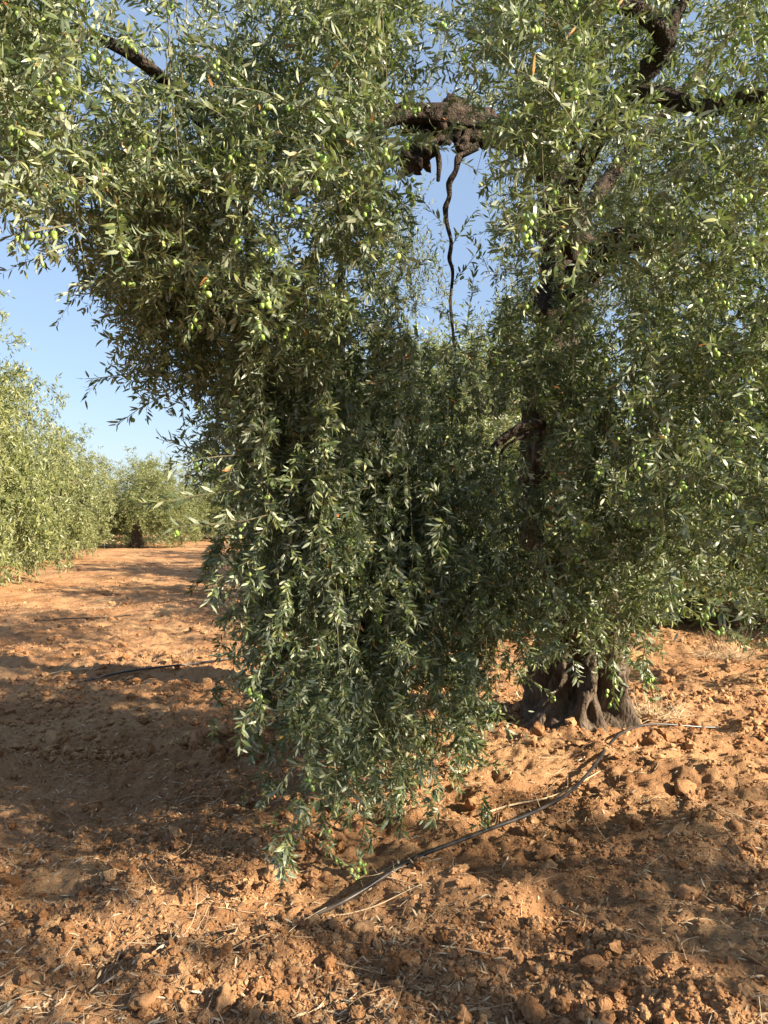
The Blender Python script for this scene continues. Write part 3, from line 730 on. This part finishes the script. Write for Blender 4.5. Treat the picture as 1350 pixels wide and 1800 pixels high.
# vary colour of the straws
Rr = g.R[-1].reshape(n, -1); g.R[-1] = (rng.random((n, 1))+0*Rr).ravel()
tag(link_mesh('leaf_litter', g.mesh('leaf_litter'), M_straw), 'dry fallen olive leaves and straw scattered over the soil', 'litter', kind='stuff')

# ------------------------------------------------------------------ hoses, sticks, dry tufts, seedling
def on_ground(pp, lift):
    out = []
    for px, py in pp:
        d = 2100/(py-HZ); x = (px-675)/FPX*d; out.append([x, d, 0])
    P = np.array(out, float)
    # resample
    Q = np.vstack([2*P[0]-P[1], P, 2*P[-1]-P[-2]]); R = []
    for i in range(len(P)-1):
        for t in np.linspace(0, 1, 10, endpoint=False):
            a, b, c, d = Q[i:i+4]; R.append(.5*((2*b)+(-a+c)*t+(2*a-5*b+4*c-d)*t*t+(-a+3*b-3*c+d)*t**3))
    R.append(P[-1]); R = np.array(R); z = gh(R[:, 0], R[:, 1])+lift
    zp = np.pad(z, 3, 'edge'); z = .75*np.max([zp[i:i+len(z)] for i in range(7)], 0)+.25*z
    for _ in range(5): z = np.convolve(np.pad(z, 4, 'edge'), np.ones(9)/9, 'valid')
    R[:, 2] = z; return R
def ground_tube(name, pp, r, m, label, cat, lift=.012, taper=1.0, sides=10, group=None):
    R = on_ground(pp, lift); g = Geo(); tube(g, R, np.linspace(r, r*taper, len(R)), sides, .02 if m is M_hose else .12, seed=3, rnd=.7)
    o = link_mesh(name, g.mesh(name, True), m); tag(o, label, cat, group); return o
HG = 'black irrigation hoses on the soil'
ground_tube('irrigation_hose', [(538, 1632), (600, 1597), (680, 1562), (770, 1512), (860, 1465), (940, 1430), (1000, 1395), (1050, 1350), (1085, 1312), (1130, 1292), (1190, 1282), (1262, 1276)], .0092, M_hose,
            'black irrigation hose curving over the sunlit soil from the foreground past the trunk', 'hose', .022, group=HG)
ground_tube('irrigation_hose', [(140, 1198), (200, 1191), (260, 1188), (330, 1180), (370, 1172), (410, 1166), (450, 1164)], .0092, M_hose,
            'black irrigation hose lying in the shade on the left, longer one', 'hose', .03, group=HG)
ground_tube('irrigation_hose', [(60, 1094), (120, 1090), (190, 1088), (230, 1082)], .0092, M_hose,
            'short visible stretch of black hose farther back on the left ground', 'hose', .02, group=HG)
SG = 'dry sticks on the soil'
for pp, r, lab in (
    ([(850, 1424), (900, 1410), (960, 1396), (1010, 1375), (1055, 1352)], .006, 'long pale dry stick lying above the hose on the sunlit soil'),
    ([(975, 1405), (990, 1385), (1020, 1372)], .005, 'short pale stick crossing the long one by the hose'),
    ([(1275, 1458), (1310, 1465), (1360, 1466)], .005, 'pale thin stick at the right edge on sunlit soil'),
    ([(560, 1614), (620, 1602), (680, 1588), (742, 1571)], .0035, 'thin curved stalk lying below the near part of the hose'),
    ([(668, 1562), (700, 1568), (740, 1580)], .003, 'short thin stalk touching the hose from below'),
    ([(775, 1655), (820, 1662), (860, 1670)], .004, 'reddish stick in the foreground below the middle of the hose'),
    ([(75, 1183), (110, 1181), (170, 1182)], .007, 'pale stick lying on the left ground left of the shaded hose'),
    ([(640, 1578), (668, 1545), (690, 1530), (715, 1510)], .0025, 'thin bent stalk leaning across the hose near the lowest olive twig'),
    ([(1036, 1800), (1036, 1772), (1050, 1760)], .005, 'pale hooked twig at the bottom edge on the right')):
    ground_tube('dry_stick', pp, r, M_straw, lab, 'stick', .014, .5, 6, SG)
def tuft(px, py, n, L, spread, label, flat=.35, bias=(0, 0)):
    d = 2100/(py-HZ); x = (px-675)/FPX*d; z = float(gh(x, d))
    P = np.stack([rng.normal(0, spread, n), rng.normal(0, spread*.5, n), np.full(n, .004)], -1)
    a = rng.uniform(0, 6.28, n); D = np.stack([np.cos(a)+bias[0], np.sin(a)*.8+bias[1], rng.uniform(flat*.2, flat*2.2, n)], -1)
    pts, _ = grow(P, D, rng.uniform(.4, 1, n)*L, 7, rng.uniform(.2, 1.1, n), .4); pts[..., 2] = np.maximum(pts[..., 2], .004)
    g = Geo(); stems(g, pts, rng.uniform(.0012, .0022, n), 1); Rr = g.R[-1].reshape(n, -1); g.R[-1] = (rng.uniform(.5, 1, (n, 1))+0*Rr).ravel()
    o = link_mesh('dry_grass_tuft', g.mesh('dry_grass_tuft'), M_straw); o.location = (x, d, z); tag(o, label, 'grass tuft', 'tufts of dry grass')
tuft(1270, 1155, 170, .42, .13, 'pale bleached tuft of dry grass on the sunlit soil right of the trunk', .4, (.5, 0))
tuft(325, 1155, 90, .22, .09, 'small tuft of dry grass on the left beyond the shaded hose')
tuft(1150, 1265, 240, .22, .12, 'matted dry grass against the right foot of the trunk', .5)
tuft(190, 1068, 14, .4, .05, 'few thin dry stalks standing on the left ground farther back', .9)
# seedling
t = empty('olive_sprout', (*W(425, 1408, 4.1)[:2], 0)); t.location.z = float(gh(t.location.x, t.location.y))
tag(t, 'tiny green olive sprout growing in the shaded soil left of the front foliage', 'plant')
gl, gs = Geo(), Geo()
shoot_foliage(gl, gs, np.zeros((2, 3)), np.array([[0, 0, 1.0], [.3, .1, 1.0]]), np.array([.11, .07]), np.zeros(2), .03, K=5)
link_mesh('stem', gs.mesh('stem'), M_twig, t); link_mesh('leaves', gl.mesh('leaves'), M_leaf, t)
print('leaf verts main crown', sum(len(o.data.vertices) for o in tree.children if o.type == 'MESH'))
